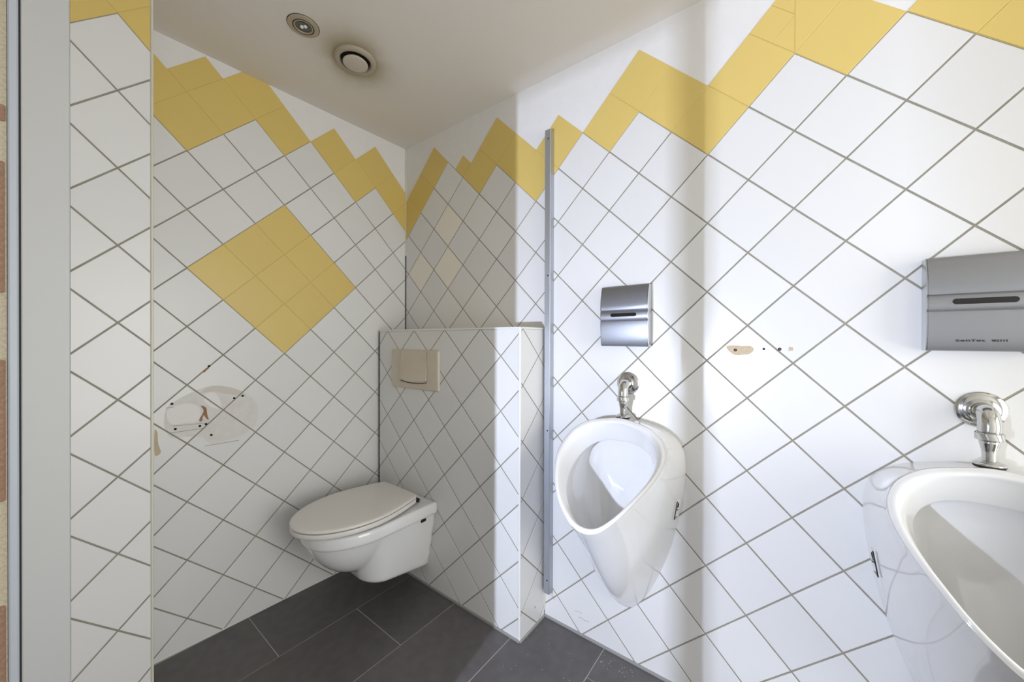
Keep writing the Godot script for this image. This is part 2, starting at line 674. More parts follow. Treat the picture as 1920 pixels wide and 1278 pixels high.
func left_kind(a: int, b: int) -> Dictionary:
	if absi(a) + absi(b) < 3 and posmod(a + b, 2) == 0:
		return yellow_tile()
	var c := Vector2i(a, b)
	if c == Vector2i(-3, -7):
		# a half tile: the piece towards the corner of the room
		return yellow_tile([Vector2(0.5, 0.5), Vector2(1, 0), Vector2(0, -1), Vector2(-0.5, -0.5)])
	if [Vector2i(-5, -7), Vector2i(-4, -6), Vector2i(-3, -5), Vector2i(-2, -6), Vector2i(-1, -7), Vector2i(0, -6), Vector2i(2, -6), Vector2i(3, -5), Vector2i(4, -6), Vector2i(5, -5), Vector2i(6, -4), Vector2i(-5, -5)].has(c):
		return yellow_tile()
	var top := {-5: -3, -4: -4, -3: -3, -2: -4, -1: -5, 0: -4, 1: -5, 2: -4, 3: -3, 4: -4, 5: -3, 6: -2}
	if top.has(a) and b < top[a]:
		return {}
	return white_tile()

func pier_kind(_a: int, b: int) -> Dictionary:
	return yellow_tile() if b <= -2 else white_tile()

func even(f: Callable) -> Callable:
	# the left wall's cells have even a + b; shift one row so that lay() sees odd sums
	return func(i: int, j: int) -> Dictionary: return f.call(i, j - 1)

func tiled_walls() -> void:
	lay(wall_back, Vector2(1.10217, 1.94062), Vector2i(-11, 14), Vector2i(-3, 19), [
		rect(0.0035, BOX_TOP + 0.001, 0.96, CEIL), rect(BOX_X + 0.001, 0.004, 0.96, BOX_TOP + 0.001), rect(0.96, 0.004, 2.60, CEIL)], back_kind)
	lay(wall_left, Vector2(-0.62048, 1.40243 - H), Vector2i(-6, 6), Vector2i(-9, 15), [rect(-1.0775, 0.004, -0.004, CEIL)], func(i: int, j: int) -> Dictionary: return left_kind(i, j + 1))
	lay(wall_pier, Vector2(-1.14496, 1.83308), Vector2i(-2, 2), Vector2i(-4, 18), [rect(-1.2296, 0.004, -PIER_Z - 0.003, CEIL)], pier_kind)
	lay(wall_boxing, Vector2(0.62391, 1.07713), Vector2i(-7, 4), Vector2i(-3, 11), [rect(0.0165, 0.006, BOX_X - 0.0085, BOX_TOP - 0.0065)], func(_i: int, _j: int) -> Dictionary: return white_tile())
	# the narrow end of the boxing faces +x
	var end := Node3D.new()
	end.name = "end_face"
	wall_boxing.add_child(end, true)
	end.transform = Transform3D(Basis(Vector3(0, 0, -1), Vector3.UP, Vector3(1, 0, 0)), Vector3(BOX_X, 0, -BOX_Z))
	lay(end, Vector2(-0.0505, 1.0755), Vector2i(-2, 2), Vector2i(-3, 11), [rect(-BOX_Z + 0.0015, 0.006, -0.004, BOX_TOP - 0.0065)], func(_i: int, _j: int) -> Dictionary: return white_tile())

# ---------------------------------------------------------------- floor
func floor_tiles() -> void:
	var f := struct("floor", box(Vector3(FAR_X + 0.5, 0.1, 3.6)), M.floor_grout, at(FAR_X / 2, -0.0515, 1.2))
	# strips 30 cm wide run towards the viewer, 60 cm long tiles in half bond
	var flat := Basis(Vector3(1, 0, 0), Vector3(0, 0, -1), Vector3(0, 1, 0))
	var room := rect(-0.045, -2.10, FAR_X, -0.0)
	for s in 12:
		var x0 := -0.0195 + 0.3045 * s
		var off := 0.752 if s % 2 == 0 else 0.4545
		for k in range(-2, 4):
			var z0 := off + 0.602 * k
			var p := rect(x0 + 0.0016, -(z0 + 0.6005), x0 + 0.3029, -(z0 + 0.0015))
			for piece: PackedVector2Array in Geometry2D.intersect_polygons(p, room):
				var cen := Vector2.ZERO
				for q in piece:
					cen += q
				cen /= piece.size()
				var loc := PackedVector2Array()
				for q in piece:
					loc.append(q - cen)
				part("floor_tile", slab(loc, -0.004, 0.0, 0.0005), M.floor[(s * 2 + k + 4) % 3], f, Transform3D(flat, Vector3(cen.x, 0.0515, -cen.y) + Vector3(-FAR_X / 2, 0, -1.2)))

# ---------------------------------------------------------------- partition rail
func rail() -> void:
	var t := thing("partition_rail", "tall aluminium mounting rail screwed to the tiled wall beside the cistern boxing", "rail", Vector3(0.964, 0.115, 0.0))
	var h := 1.872
	# channel in plan: x across the wall, y out of the wall
	var prof := PackedVector2Array([Vector2(-0.0215, 0), Vector2(-0.0215, 0.018), Vector2(-0.0195, 0.020), Vector2(-0.0175, 0.018), Vector2(-0.0165, 0.026), Vector2(-0.0145, 0.028), Vector2(0.0085, 0.028), Vector2(0.0105, 0.026), Vector2(0.0115, 0.0)])
	var up := Basis(Vector3(1, 0, 0), Vector3(0, 0, 1), Vector3(0, -1, 0))
	part("channel", slab(prof, -h, 0.0, 0.0002), M.alu, t, Transform3D(up, Vector3(0, 0, 0)))
	# the open end on top
	part("open_end", slab(PackedVector2Array([Vector2(-0.0140, 0.003), Vector2(0.0090, 0.003), Vector2(0.0085, 0.0255), Vector2(-0.0140, 0.0255)]), 0.0, 0.0006, 0.0001), M.rubber_and_shade, t, Transform3D(Basis(Vector3(1, 0, 0), Vector3(0, 0, 1), Vector3(0, -1, 0)), Vector3(0, h, 0)))
	for y: float in [0.055, 0.66, 1.285, 1.835]:
		part("screw", lathe([Vector2(0.0032, 0.0), Vector2(0.0032, 0.0008), Vector2(0.0016, 0.0016)], 14), M.rubber_and_shade, t, Transform3D(Basis(Vector3(1, 0, 0), Vector3(0, 0, 1), Vector3(0, -1, 0)), Vector3(0.0, y, 0.028)))

# ---------------------------------------------------------------- toilet
func d_shape(hw: float, back: float, front: float, mid: float, corner: float, n := 48) -> PackedVector2Array:
	# half outline from back centre round to front centre, (x, z)
	var pts: Array = []
	pts.append(Vector3(0, back, 0))
	pts.append(Vector3(hw * 0.45, back, 0))
	pts.append(Vector3(hw - corner * 1.25, back + 0.001, 0))
	pts.append(Vector3(hw - corner * 0.42, back + corner * 0.33, 0))
	pts.append(Vector3(hw - corner * 0.06, back + corner * 1.3, 0))
	pts.append(Vector3(hw, lerpf(back, mid, 0.86), 0))
	for k in range(1, 9):
		var a := PI / 2 * k / 8.0
		pts.append(Vector3(hw * pow(cos(a), 0.94), mid + (front - mid) * pow(sin(a), 0.98), 0))
	var half := spline(pts, n)
	var out := PackedVector2Array()
	for p in half:
		out.append(Vector2(maxf(p.x, 0.0), p.y))
	for i in range(n - 2, 0, -1):
		out.append(Vector2(-maxf(half[i].x, 0.0), half[i].y))
	return out

func lid_shape(grow: float, n := 48) -> PackedVector2Array:
	# egg outline with a short straight back edge, (x, z)
	var pts: Array = [Vector3(0, 0.066 - grow, 0), Vector3(0.060, 0.066 - grow, 0), Vector3(0.108, 0.068 - grow, 0), Vector3(0.128 + grow, 0.077, 0), Vector3(0.139 + grow, 0.100, 0), Vector3(0.158 + grow, 0.160, 0), Vector3(0.174 + grow, 0.225, 0)]
	for k in range(0, 9):
		var a := PI / 2 * k / 8.0
		pts.append(Vector3((0.181 + grow) * cos(a), 0.290 + (0.247 + grow) * pow(sin(a), 0.98), 0))
	var half := spline(pts, n)
	var out := PackedVector2Array()
	for p in half:
		out.append(Vector2(maxf(p.x, 0.0), p.y))
	for i in range(n - 2, 0, -1):
		out.append(Vector2(-maxf(half[i].x, 0.0), half[i].y))
	return out

func ring(o: PackedVector2Array, y: float, grow := 0.0) -> PackedVector3Array:
	var out := PackedVector3Array()
	var n := o.size()
	for i in n:
		var a := o[(i + n - 1) % n]
		var b := o[(i + 1) % n]
		var e := (b - a).normalized()
		var nn := Vector2(e.y, -e.x)
		if nn.dot(o[i] - Vector2(0, 0.25)) < 0.0:
			nn = -nn
		var p := o[i] + nn * grow
		out.append(Vector3(p.x, y, p.y))
	return out

func bowl_inside(p: Vector3) -> float:
	# negative inside; x across, y up from the floor, z out from the boxing
	var x := absf(p.x)
	# bowl
	var e := (pow(pow(x / 0.152, 2.0) + pow(absf(p.y - 0.40) / 0.215, 1.75) + pow(absf(p.z - 0.292) / 0.200, 1.75), 1.0 / 1.8) - 1.0) * 0.15
	# tapering block that carries it
	var t := clampf((p.y - 0.098) / 0.27, 0.0, 1.0)
	var hw := lerpf(0.114, 0.172, pow(t, 0.9))
	var reach := lerpf(0.285, 0.35, t)
	var f := clampf(p.z / reach, 0.0, 1.4)
	var w := hw * (1.0 - pow(f, 2.4) * lerpf(0.10, 0.34, t))
	var r := lerpf(0.075, 0.10, t)
	var dx := x - w + r
	var dz := p.z - reach + r
	var b := Vector2(maxf(dx, 0.0), maxf(dz, 0.0)).length() - r if dx > 0.0 or dz > 0.0 else maxf(dx, dz) - r
	var k := 0.008
	var hh := clampf(0.5 + 0.5 * (b - e) / k, 0.0, 1.0)
	return lerpf(b, e, hh) - k * hh * (1.0 - hh)

func sheared(p: Vector3) -> Vector3:
	# the underside climbs away from the wall
	var t := clampf((p.y - 0.092) / 0.27, 0.0, 1.0)
	return Vector3(p.x, p.y + 0.16 * maxf(p.z, 0.0) * pow(1.0 - t, 1.3), p.z)

func toilet() -> void:
	var t := thing("toilet", "white wall-hung toilet with closed lid on the tiled boxing", "toilet", Vector3(0.295, 0, BOX_Z))
	# ceramic body under the rim, star-shaped about a vertical axis
	var axis := Vector3(0, 0, 0.16)
	var levels: Array = []
	var n := 120
	var ys := [0.090, 0.091, 0.094, 0.099, 0.107, 0.118]
	for k in 30:
		ys.append(0.130 + 0.246 * (k + 1) / 30.0)
	for li in ys.size():
		var y: float = ys[li]
		var l := PackedVector3Array()
		var shrink: float = [0.045, 0.030, 0.016, 0.007, 0.002, 0.0][li] if li < 6 else 0.0
		for i in n:
			var a := TAU * i / n
			var d := Vector3(sin(a), 0, cos(a))
			var lo := 0.0
			var hi := 0.42
			# first outside point met when marching outwards
			var r := 0.01
			while r < hi:
				if bowl_inside(sheared(Vector3(axis.x, y, axis.z) + d * r)) > 0.0:
					break
				lo = r
				r += 0.01
			hi = r
			for s in 12:
				var m := (lo + hi) / 2
				if bowl_inside(sheared(Vector3(axis.x, y, axis.z) + d * m)) > 0.0:
					hi = m
				else:
					lo = m
			r = lo - shrink
			if d.z < 0.0:
				r = minf(r, axis.z / -d.z)
			l.append(sheared(Vector3(axis.x, y, axis.z) + d * r))
		levels.append(l)
	part("bowl", loft(levels, true, true), M.ceramic, t)
	# rim slab
	var o := d_shape(0.180, 0.0, 0.497, 0.255, 0.012, 48)
	var loops := []
	for s: Array in [[0.352, -0.030], [0.355, -0.010], [0.358, -0.004], [0.364, -0.001], [0.372, 0.0], [0.392, 0.0], [0.400, -0.002], [0.405, -0.006], [0.408, -0.013]]:
		loops.append(clamp_back(ring(o, s[0], s[1])))
	part("rim", loft(loops, true, true), M.ceramic, t)
	for sx: float in [-1.0, 1.0]:
		part("fixing_recess", box(Vector3(0.010, 0.016, 0.030), 0.004), M.rubber_and_shade, t, at(sx * 0.1655, 0.346, 0.070))
	# seat ring and lid
	var so := lid_shape(-0.0005)
	loops = []
	for s: Array in [[0.4185, -0.012], [0.4170, -0.006], [0.4182, -0.002], [0.421, 0.0], [0.4305, 0.0], [0.4345, -0.0015], [0.4360, -0.005]]:
		loops.append(ring(so, s[0], s[1]))
	for s: Array in [[0.4360, -0.050], [0.432, -0.056], [0.4185, -0.056], [0.4185, -0.012]]:
		loops.append(ring(so, s[0], s[1]))
	part("seat", loft(loops, false, false), M.seat, t)
	var lo_ := lid_shape(0.0)
	loops = []
	for s: Array in [[0.4395, -0.008], [0.4390, -0.003], [0.4405, -0.0005], [0.4440, 0.0005], [0.4475, -0.001], [0.4500, -0.005], [0.4515, -0.013]]:
		loops.append(ring(lo_, s[0], s[1]))
	var top: PackedVector3Array = loops[loops.size() - 1]
	for s: Array in [[0.4530, 0.12], [0.4542, 0.30], [0.4550, 0.55], [0.4553, 0.85]]:
		var l := PackedVector3Array()
		for p in top:
			l.append(Vector3(p.x * (1.0 - s[1]), s[0], lerpf(p.z, 0.30, s[1])))
		loops.append(l)
	part("lid", loft(loops, true, true), M.seat, t)
	for s: Vector2 in [Vector2(0.115, 0.40), Vector2(-0.115, 0.40), Vector2(0.13, 0.20), Vector2(-0.13, 0.20)]:
		part("buffer", box(Vector3(0.022, 0.010, 0.014), 0.003), M.buffer, t, at(s.x, 0.4115, s.y))
	for sx: float in [-1.0, 1.0]:
		part("hinge", tube([Vector3(sx * 0.055, 0.424, 0.070), Vector3(sx * 0.134, 0.426, 0.074)], [0.0095], 14), M.rubber_and_shade, t)
		part("hinge_post", lathe([Vector2(0.013, 0.0), Vector2(0.013, 0.006), Vector2(0.008, 0.010), Vector2(0.008, 0.018)], 16), M.rubber_and_shade, t, at(sx * 0.085, 0.407, 0.070))

func clamp_back(l: PackedVector3Array) -> PackedVector3Array:
	for i in l.size():
		if l[i].z < 0.02:
			l[i].z = minf(l[i].z, 0.0) if l[i].z < 0.004 else l[i].z
			l[i].z = maxf(l[i].z, 0.0)
	return l

func flush_plate() -> void:
	var t := thing("flush_plate", "yellowed beige flush plate with one broad button above the toilet", "flush plate", Vector3(0.311, 0.998, BOX_Z))
	var o := rounded(0.352, 0.186, 0.008)
	var loops := []
	for s: Array in [[0.0, 0.0], [0.006, 0.0], [0.0095, -0.0025], [0.011, -0.008], [0.0115, -0.02]]:
		loops.append(flat_loop(o, s[0], s[1]))
	part("plate", loft(loops, false, true), M.plastic, t)
	# button: hinged at the top, swelling towards its lower edge
	var st := begin()
	var xs := 18
	var rows := 14
	var w := 0.196
	var grid := []
	for r in rows + 1:
		var row := PackedVector3Array()
		var v := float(r) / rows
		for c in xs + 1:
			var u := float(c) / xs * 2.0 - 1.0
			var y := 0.087 - 0.134 * v - 0.008 * (1.0 - u * u) * v
			var z := 0.0125 + (0.007 + 0.010 * (1.0 - u * u)) * pow(v, 1.4)
			row.append(Vector3(u * w / 2 * (1.0 + 0.035 * v * (1 - v)), y, z))
		grid.append(row)
	for r in rows:
		for c in xs:
			st.set_smooth_group(0)
			for p: Vector3 in [grid[r][c], grid[r][c + 1], grid[r + 1][c + 1], grid[r][c], grid[r + 1][c + 1], grid[r + 1][c]]:
				st.add_vertex(p)
	# lower lip and cheeks
	st.set_smooth_group(1)
	for c in xs:
		var a: Vector3 = grid[rows][c]
		var b: Vector3 = grid[rows][c + 1]
		var a2 := Vector3(a.x * 0.99, a.y - 0.010, 0.0105)
		var b2 := Vector3(b.x * 0.99, b.y - 0.010, 0.0105)
		for p: Vector3 in [a, b, b2, a, b2, a2]:
			st.set_smooth_group(1)
			st.add_vertex(p)
	for r in rows:
		for sd in 2:
			var a: Vector3 = grid[r][0 if sd == 0 else xs]
			var b: Vector3 = grid[r + 1][0 if sd == 0 else xs]
			var a2 := Vector3(a.x, a.y, 0.0105)
			var b2 := Vector3(b.x, b.y, 0.0105)
			var f := [a, b, b2, a, b2, a2] if sd == 0 else [b, a, a2, b, a2, b2]
			for p: Vector3 in f:
				st.set_smooth_group(2 + sd)
				st.add_vertex(p)
	st.index()
	st.generate_normals()
	part("button", st.commit(), M.plastic, t)
	for sx: float in [-1.0, 1.0]:
		part("seam", box(Vector3(0.0016, 0.130, 0.0012)), M.scratch, t, at(sx * 0.1005, 0.022, 0.0118))
	var shade := PackedVector2Array()
	for k in 13:
		var u := -1.0 + k / 6.0
		shade.append(Vector2(u * 0.098, -0.0555 - 0.008 * (1 - u * u)))
	for k in 13:
		var u := 1.0 - k / 6.0
		shade.append(Vector2(u * 0.098, -0.0585 - 0.009 * (1 - u * u)))
	part("gap", slab(shade, 0.010, 0.0122, 0.0), M.black, t)  # black strip stands for the shaded gap under the button

func rounded(w: float, h: float, r: float, seg := 6) -> PackedVector2Array:
	var out := PackedVector2Array()
	var c := [Vector2(w / 2 - r, h / 2 - r), Vector2(-w / 2 + r, h / 2 - r), Vector2(-w / 2 + r, -h / 2 + r), Vector2(w / 2 - r, -h / 2 + r)]
	for k in 4:
		for s in seg + 1:
			var a := PI / 2 * (k + float(s) / seg)
			out.append(c[k] + Vector2(cos(a), sin(a)) * r)
	return out

func flat_loop(o: PackedVector2Array, z: float, grow: float) -> PackedVector3Array:
	var out := PackedVector3Array()
	var hw := 0.0
	var hh := 0.0
	for p in o:
		hw = maxf(hw, absf(p.x))
		hh = maxf(hh, absf(p.y))
	for p in o:
		out.append(Vector3(p.x * (hw + grow) / hw, p.y * (hh + grow) / hh, z))
	return out

# ---------------------------------------------------------------- urinals
func pts3(a: Array) -> Array:
	var out := []
	for k in range(0, a.size(), 3):
		out.append(Vector3(a[k], a[k + 1], a[k + 2]))
	return out

func urinal_mesh() -> ArrayMesh:
	var n := 44
	# half outlines from top centre to bottom centre: across, up, out of the wall
	var wall := mirrored(spline(pts3([0, .866, 0, .07, .858, 0, .132, .838, 0, .172, .806, 0, .188, .765, 0, .190, .70, 0, .178, .60, 0, .160, .51, 0, .136, .42, 0, .106, .34, 0, .066, .255, 0, .028, .205, 0, 0, .187, 0]), n))
	var rim_o := mirrored(spline(pts3([0, .874, .074, .041, .870, .078, .10, .858, .092, .142, .834, .112, .163, .807, .138, .170, .782, .172, .164, .755, .215, .147, .725, .258, .126, .697, .292, .104, .669, .318, .074, .637, .337, .04, .609, .347, 0, .598, .350]), n))
	var rim_i := mirrored(spline(pts3([0, .850, .078, .04, .846, .082, .085, .834, .094, .120, .812, .114, .138, .788, .142, .144, .765, .176, .139, .739, .217, .124, .711, .256, .105, .684, .288, .084, .657, .311, .057, .631, .326, .03, .613, .333, 0, .607, .334]), n))
	var edge := mirrored(spline(pts3([0, .792, .052, .055, .788, .056, .095, .772, .072, .120, .748, .108, .127, .722, .160, .122, .698, .208, .108, .674, .250, .088, .649, .281, .066, .624, .300, .040, .604, .311, .018, .594, .315, 0, .591, .316]), n))
	var deep := mirrored(spline(pts3([0, .797, .032, .065, .793, .034, .108, .775, .044, .132, .742, .075, .136, .705, .120, .128, .665, .165, .110, .620, .200, .086, .580, .225, .060, .548, .240, .036, .526, .247, .016, .515, .250, 0, .512, .251]), n))
	var low := mirrored(spline(pts3([0, .790, .022, .060, .786, .022, .100, .768, .025, .122, .735, .036, .126, .690, .058, .118, .635, .085, .100, .575, .112, .078, .520, .135, .054, .478, .150, .030, .452, .158, .014, .443, .160, 0, .441, .161]), n))
	var back := mirrored(spline(pts3([0, .735, .019, .04, .733, .019, .066, .720, .020, .080, .695, .022, .082, .660, .028, .076, .615, .040, .064, .570, .056, .050, .530, .073, .035, .500, .088, .020, .482, .098, .010, .476, .101, 0, .475, .102]), n))
	var loops := [wall]
	# swelling flank between wall and rim
	for k in range(1, 12):
		var s := k / 12.0
		var l := mix_loops(wall, rim_o, s)
		for i in l.size():
			var below := clampf((0.62 - l[i].y) / 0.35, 0.0, 1.0)
			var side := clampf(absf(l[i].x) / 0.17, 0.0, 1.0)
			var bulge := sin(PI * pow(s, 0.85))
			l[i].z += 0.034 * bulge * below * (1.0 - 0.4 * side)
			l[i].y -= 0.012 * bulge * below
			l[i].x *= 1.0 + 0.05 * bulge * below
		loops.append(l)
	loops.append(mix_loops(rim_o, rim_i, -0.06))
	# the rounded rim
	for k in range(0, 7):
		var s := k / 6.0
		var l := mix_loops(rim_o, rim_i, s)
		var puff := 0.010 * sin(PI * s)
		for i in l.size():
			var top := clampf((l[i].y - 0.78) / 0.09, 0.0, 1.0)
			l[i].z += puff * lerpf(0.55, 1.0, top)
			l[i].y += puff * lerpf(0.85, 0.10, top)
		loops.append(l)
	for s: float in [0.18, 0.40, 0.62, 0.82, 0.94]:
		var l := mix_loops(rim_i, edge, s)
		loops.append(l)
	loops.append(edge)
	for s: float in [0.10, 0.35, 0.7]:
		loops.append(mix_loops(edge, deep, s))
	loops.append(deep)
	for s: float in [0.35, 0.7]:
		loops.append(mix_loops(deep, low, s))
	loops.append(low)
	for s: float in [0.35, 0.7]:
		loops.append(mix_loops(low, back, s))
	loops.append(back)
	var c := Vector3.ZERO
	for p: Vector3 in back:
		c += p
	c /= back.size()
	c.z = 0.030
	for s: float in [0.5, 0.95]:
		var l := PackedVector3Array()
		for p: Vector3 in back:
			l.append(p.lerp(c, s))
		loops.append(l)
	return loft(loops, false, true)

func urinals() -> void:
	var mesh := urinal_mesh()
	var labels := ["white egg-shaped urinal seen whole, next to the aluminium rail", "white urinal in the near foreground, cut off by the picture edge"]
	var pipe_labels := ["chrome flush pipe with round wall rosette feeding the urinal by the rail", "larger-looking chrome elbow pipe with rosette above the foreground urinal"]
	for k in 2:
		var x := 1.283 + 0.80 * k
		var t := thing("urinal", labels[k], "urinal", Vector3(x, 0, 0), "wall-hung urinals")
		part("body", mesh, M.ceramic, t)
		for sx: float in [-1.0, 1.0]:
			slot(t, sx)
		var p := thing("flush_pipe", pipe_labels[k], "pipe", Vector3(x, 0.988, 0), "chrome urinal flush pipes")
		pipe(p)

func slot(t: Node3D, sx: float) -> void:
	# access hole for the wall fixing, in the flank next to the wall
	var x := sx * 0.1795
	var tilt := Basis(Vector3.UP, sx * -0.12) * Basis(Vector3(0, 0, 1), sx * -0.16)
	var o := PackedVector2Array([Vector2(-0.016, -0.030), Vector2(0.014, -0.030), Vector2(0.012, 0.018), Vector2(0.002, 0.031), Vector2(-0.016, 0.031)])
	var half := PackedVector2Array()
	for k in 13:
		var a := PI * k / 12.0 - PI / 2
		half.append(Vector2(-0.013 + 0.0135 * cos(a), 0.012 + 0.0135 * sin(a)))
	var lower := PackedVector2Array([Vector2(-0.016, -0.030), Vector2(0.012, -0.030), Vector2(-0.016, -0.019)])
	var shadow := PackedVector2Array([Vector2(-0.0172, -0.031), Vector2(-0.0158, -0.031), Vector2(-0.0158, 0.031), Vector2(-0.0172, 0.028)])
	if sx < 0.0:
		o = flipped(o)
		half = flipped(half)
		lower = flipped(lower)
		shadow = flipped(shadow)
	var face := Basis(Vector3(0, 0, -sx), Vector3.UP, Vector3(sx, 0, 0))
	var f := Transform3D(tilt * face, Vector3(x - sx * 0.0060, 0.600, 0.030))
	part("fixing_slot", slab(o, -0.010, 0.0022, 0.0012), M.edge_white, t, f)
	part("hole", slab(half, 0.0, 0.0026, 0.0), M.black, t, f)
	part("hole", slab(lower, 0.0, 0.0025, 0.0), M.scratch, t, f)
	part("slot_edge_shade", slab(shadow, 0.0, 0.0024, 0.0), M.rubber_and_shade, t, f)  # dark strip painted as shade along the edge of the slot
	part("fixing_screw", lathe([Vector2(0.0062, 0.0), Vector2(0.0058, 0.003), Vector2(0.0032, 0.0052), Vector2(0.0008, 0.006)], 14), M.chrome, t, f * Transform3D(Basis(Vector3(1, 0, 0), PI / 2), Vector3(-0.007 * sx, 0.004, 0.001)))

func flipped(p: PackedVector2Array) -> PackedVector2Array:
	var out := PackedVector2Array()
	for q in p:
		out.append(Vector2(-q.x, q.y))
	return out

func pipe(p: Node3D) -> void:
	var out := Basis(Vector3(1, 0, 0), Vector3(0, 0, 1), Vector3(0, -1, 0))   # lathe axis points out of the wall
	part("rosette", lathe([Vector2(0.0395, 0.0), Vector2(0.0400, 0.0015), Vector2(0.0392, 0.0030), Vector2(0.0370, 0.0048), Vector2(0.0330, 0.0068), Vector2(0.0275, 0.0086), Vector2(0.0222, 0.0098), Vector2(0.0212, 0.0122), Vector2(0.0190, 0.0130), Vector2(0.0170, 0.0120)], 48), M.chrome, p, Transform3D(out, Vector3.ZERO))
	var path := [Vector3(0, 0, 0.006), Vector3(0, 0, 0.018)]
	for k in range(0, 9):
		var a := PI / 2 * k / 8.0
		path.append(Vector3(0, -0.028 + 0.028 * cos(a), 0.020 + 0.028 * sin(a)))
	path.append(Vector3(0, -0.038, 0.048))
	path.append(Vector3(0, -0.044, 0.048))
	part("elbow", tube(path, [0.0172], 28), M.chrome, p)
	# union nut, eight flats
	part("nut", lathe([Vector2(0.0190, -0.0085), Vector2(0.0212, -0.0065), Vector2(0.0212, -0.0065), Vector2(0.0212, 0.0065), Vector2(0.0212, 0.0065), Vector2(0.0190, 0.0085)], 10), M.chrome, p, at(0, -0.0495, 0.048))
	part("outlet", lathe([Vector2(0.0158, -0.056), Vector2(0.0148, -0.064), Vector2(0.0118, -0.078), Vector2(0.0108, -0.086), Vector2(0.0108, -0.122)], 28), M.chrome, p, at(0, 0, 0.048))
	part("flange", lathe([Vector2(0.0235, -0.1195), Vector2(0.0242, -0.1180), Vector2(0.0235, -0.1160), Vector2(0.0200, -0.1130), Vector2(0.0125, -0.1105), Vector2(0.0110, -0.1095)], 32), M.chrome, p, at(0, 0.0085, 0.048))
	part("seal", lathe([Vector2(0.0225, -0.1240), Vector2(0.0235, -0.1195), Vector2(0.020, -0.1190)], 24), M.rubber_and_shade, p, at(0, 0.0085, 0.048))

# ---------------------------------------------------------------- flush sensors
func sensors() -> void:
	var labels := ["brushed steel flush sensor above the urinal by the rail", "steel flush sensor with printed lettering above the foreground urinal"]
	# section: out of the wall, up (from the lower edge)
	var prof: Array[Vector2] = [Vector2(0.0, 0.0), Vector2(0.034, 0.0), Vector2(0.0385, 0.002), Vector2(0.0425, 0.012), Vector2(0.0465, 0.030), Vector2(0.0490, 0.050), Vector2(0.0502, 0.070), Vector2(0.0500, 0.086), Vector2(0.0495, 0.0885), Vector2(0.0470, 0.0892), Vector2(0.0468, 0.0900), Vector2(0.0492, 0.0945), Vector2(0.0508, 0.1020), Vector2(0.0510, 0.1080), Vector2(0.0505, 0.1150), Vector2(0.0490, 0.1215), Vector2(0.0470, 0.1258), Vector2(0.0472, 0.1266), Vector2(0.0505, 0.1270), Vector2(0.0515, 0.1290), Vector2(0.0508, 0.1440), Vector2(0.0480, 0.1640), Vector2(0.0440, 0.1840), Vector2(0.0385, 0.2010), Vector2(0.0335, 0.2110), Vector2(0.0300, 0.2130), Vector2(0.0, 0.2130)]
	for i in prof.size():
		prof[i].x *= 0.84
	for k in 2:
		var t := thing("flush_sensor", labels[k], "sensor", Vector3(1.280 + 0.797 * k, 1.119, 0), "steel flush sensors")
		var hw := 0.0835
		var st := begin()
		var smooth := 0
		for i in prof.size() - 1:
			var a := prof[i]
			var b := prof[i + 1]
			if i in [2, 8, 10, 16, 18, 25]:
				smooth += 1
			for p: Vector3 in [Vector3(-hw, a.y, a.x), Vector3(hw, b.y, b.x), Vector3(hw, a.y, a.x), Vector3(-hw, a.y, a.x), Vector3(-hw, b.y, b.x), Vector3(hw, b.y, b.x)]:
				st.set_smooth_group(smooth)
				st.add_vertex(p)
		st.generate_normals()
		part("cover", st.commit(), M.steel, t)
		for sx: float in [-1.0, 1.0]:
			# end plates with a thin bright edge
			var poly := PackedVector2Array()
			for p in prof:
				poly.append(Vector2(p.x * -sx, p.y))
			var f := Basis(Vector3(0, 0, -sx), Vector3.UP, Vector3(sx, 0, 0))
			part("end_cap", slab(poly, -0.002, 0.0012, 0.0006), M.steel_edge, t, Transform3D(f, Vector3(sx * hw, 0, 0)))
		part("sensor_window", slab(stadium(0.092, 0.0125), 0.0, 0.0436, 0.0006), M.window_dark, t, at(0, 0.1100, 0))
		if k == 1:
			var font := SystemFont.new()
			font.font_names = PackedStringArray(["Droid Sans"])
			font.font_weight = 700
			font.font_italic = true
			var tm := TextMesh.new()
			tm.text = "SanTec"
			tm.font = font
			tm.font_size = 32
			tm.pixel_size = 0.00030
			tm.depth = 0.0006
			var tilt := Basis(Vector3(1, 0, 0), -0.19)
			part("lettering", tm, M.print, t, Transform3D(tilt * Basis.from_scale(Vector3(1.35, 0.70, 1)), Vector3(-0.019, 0.0235, 0.0388)))
			var f2 := SystemFont.new()
			f2.font_names = PackedStringArray(["Droid Sans"])
			f2.font_weight = 700
			var t2 := TextMesh.new()
			t2.text = "W2111"
			t2.font = f2
			t2.font_size = 32
			t2.pixel_size = 0.00026
			t2.depth = 0.0006
			part("lettering", t2, M.print, t, Transform3D(tilt * Basis.from_scale(Vector3(0.85, 0.76, 1)), Vector3(0.0215, 0.0235, 0.0388)))

func stadium(w: float, h: float) -> PackedVector2Array:
	var out := PackedVector2Array()
	var r := h / 2
	for k in 13:
		var a := -PI / 2 + PI * k / 12.0
		out.append(Vector2(w / 2 - r + r * cos(a), r * sin(a)))
	for k in 13:
		var a := PI / 2 + PI * k / 12.0
		out.append(Vector2(-w / 2 + r + r * cos(a), r * sin(a)))
	return out

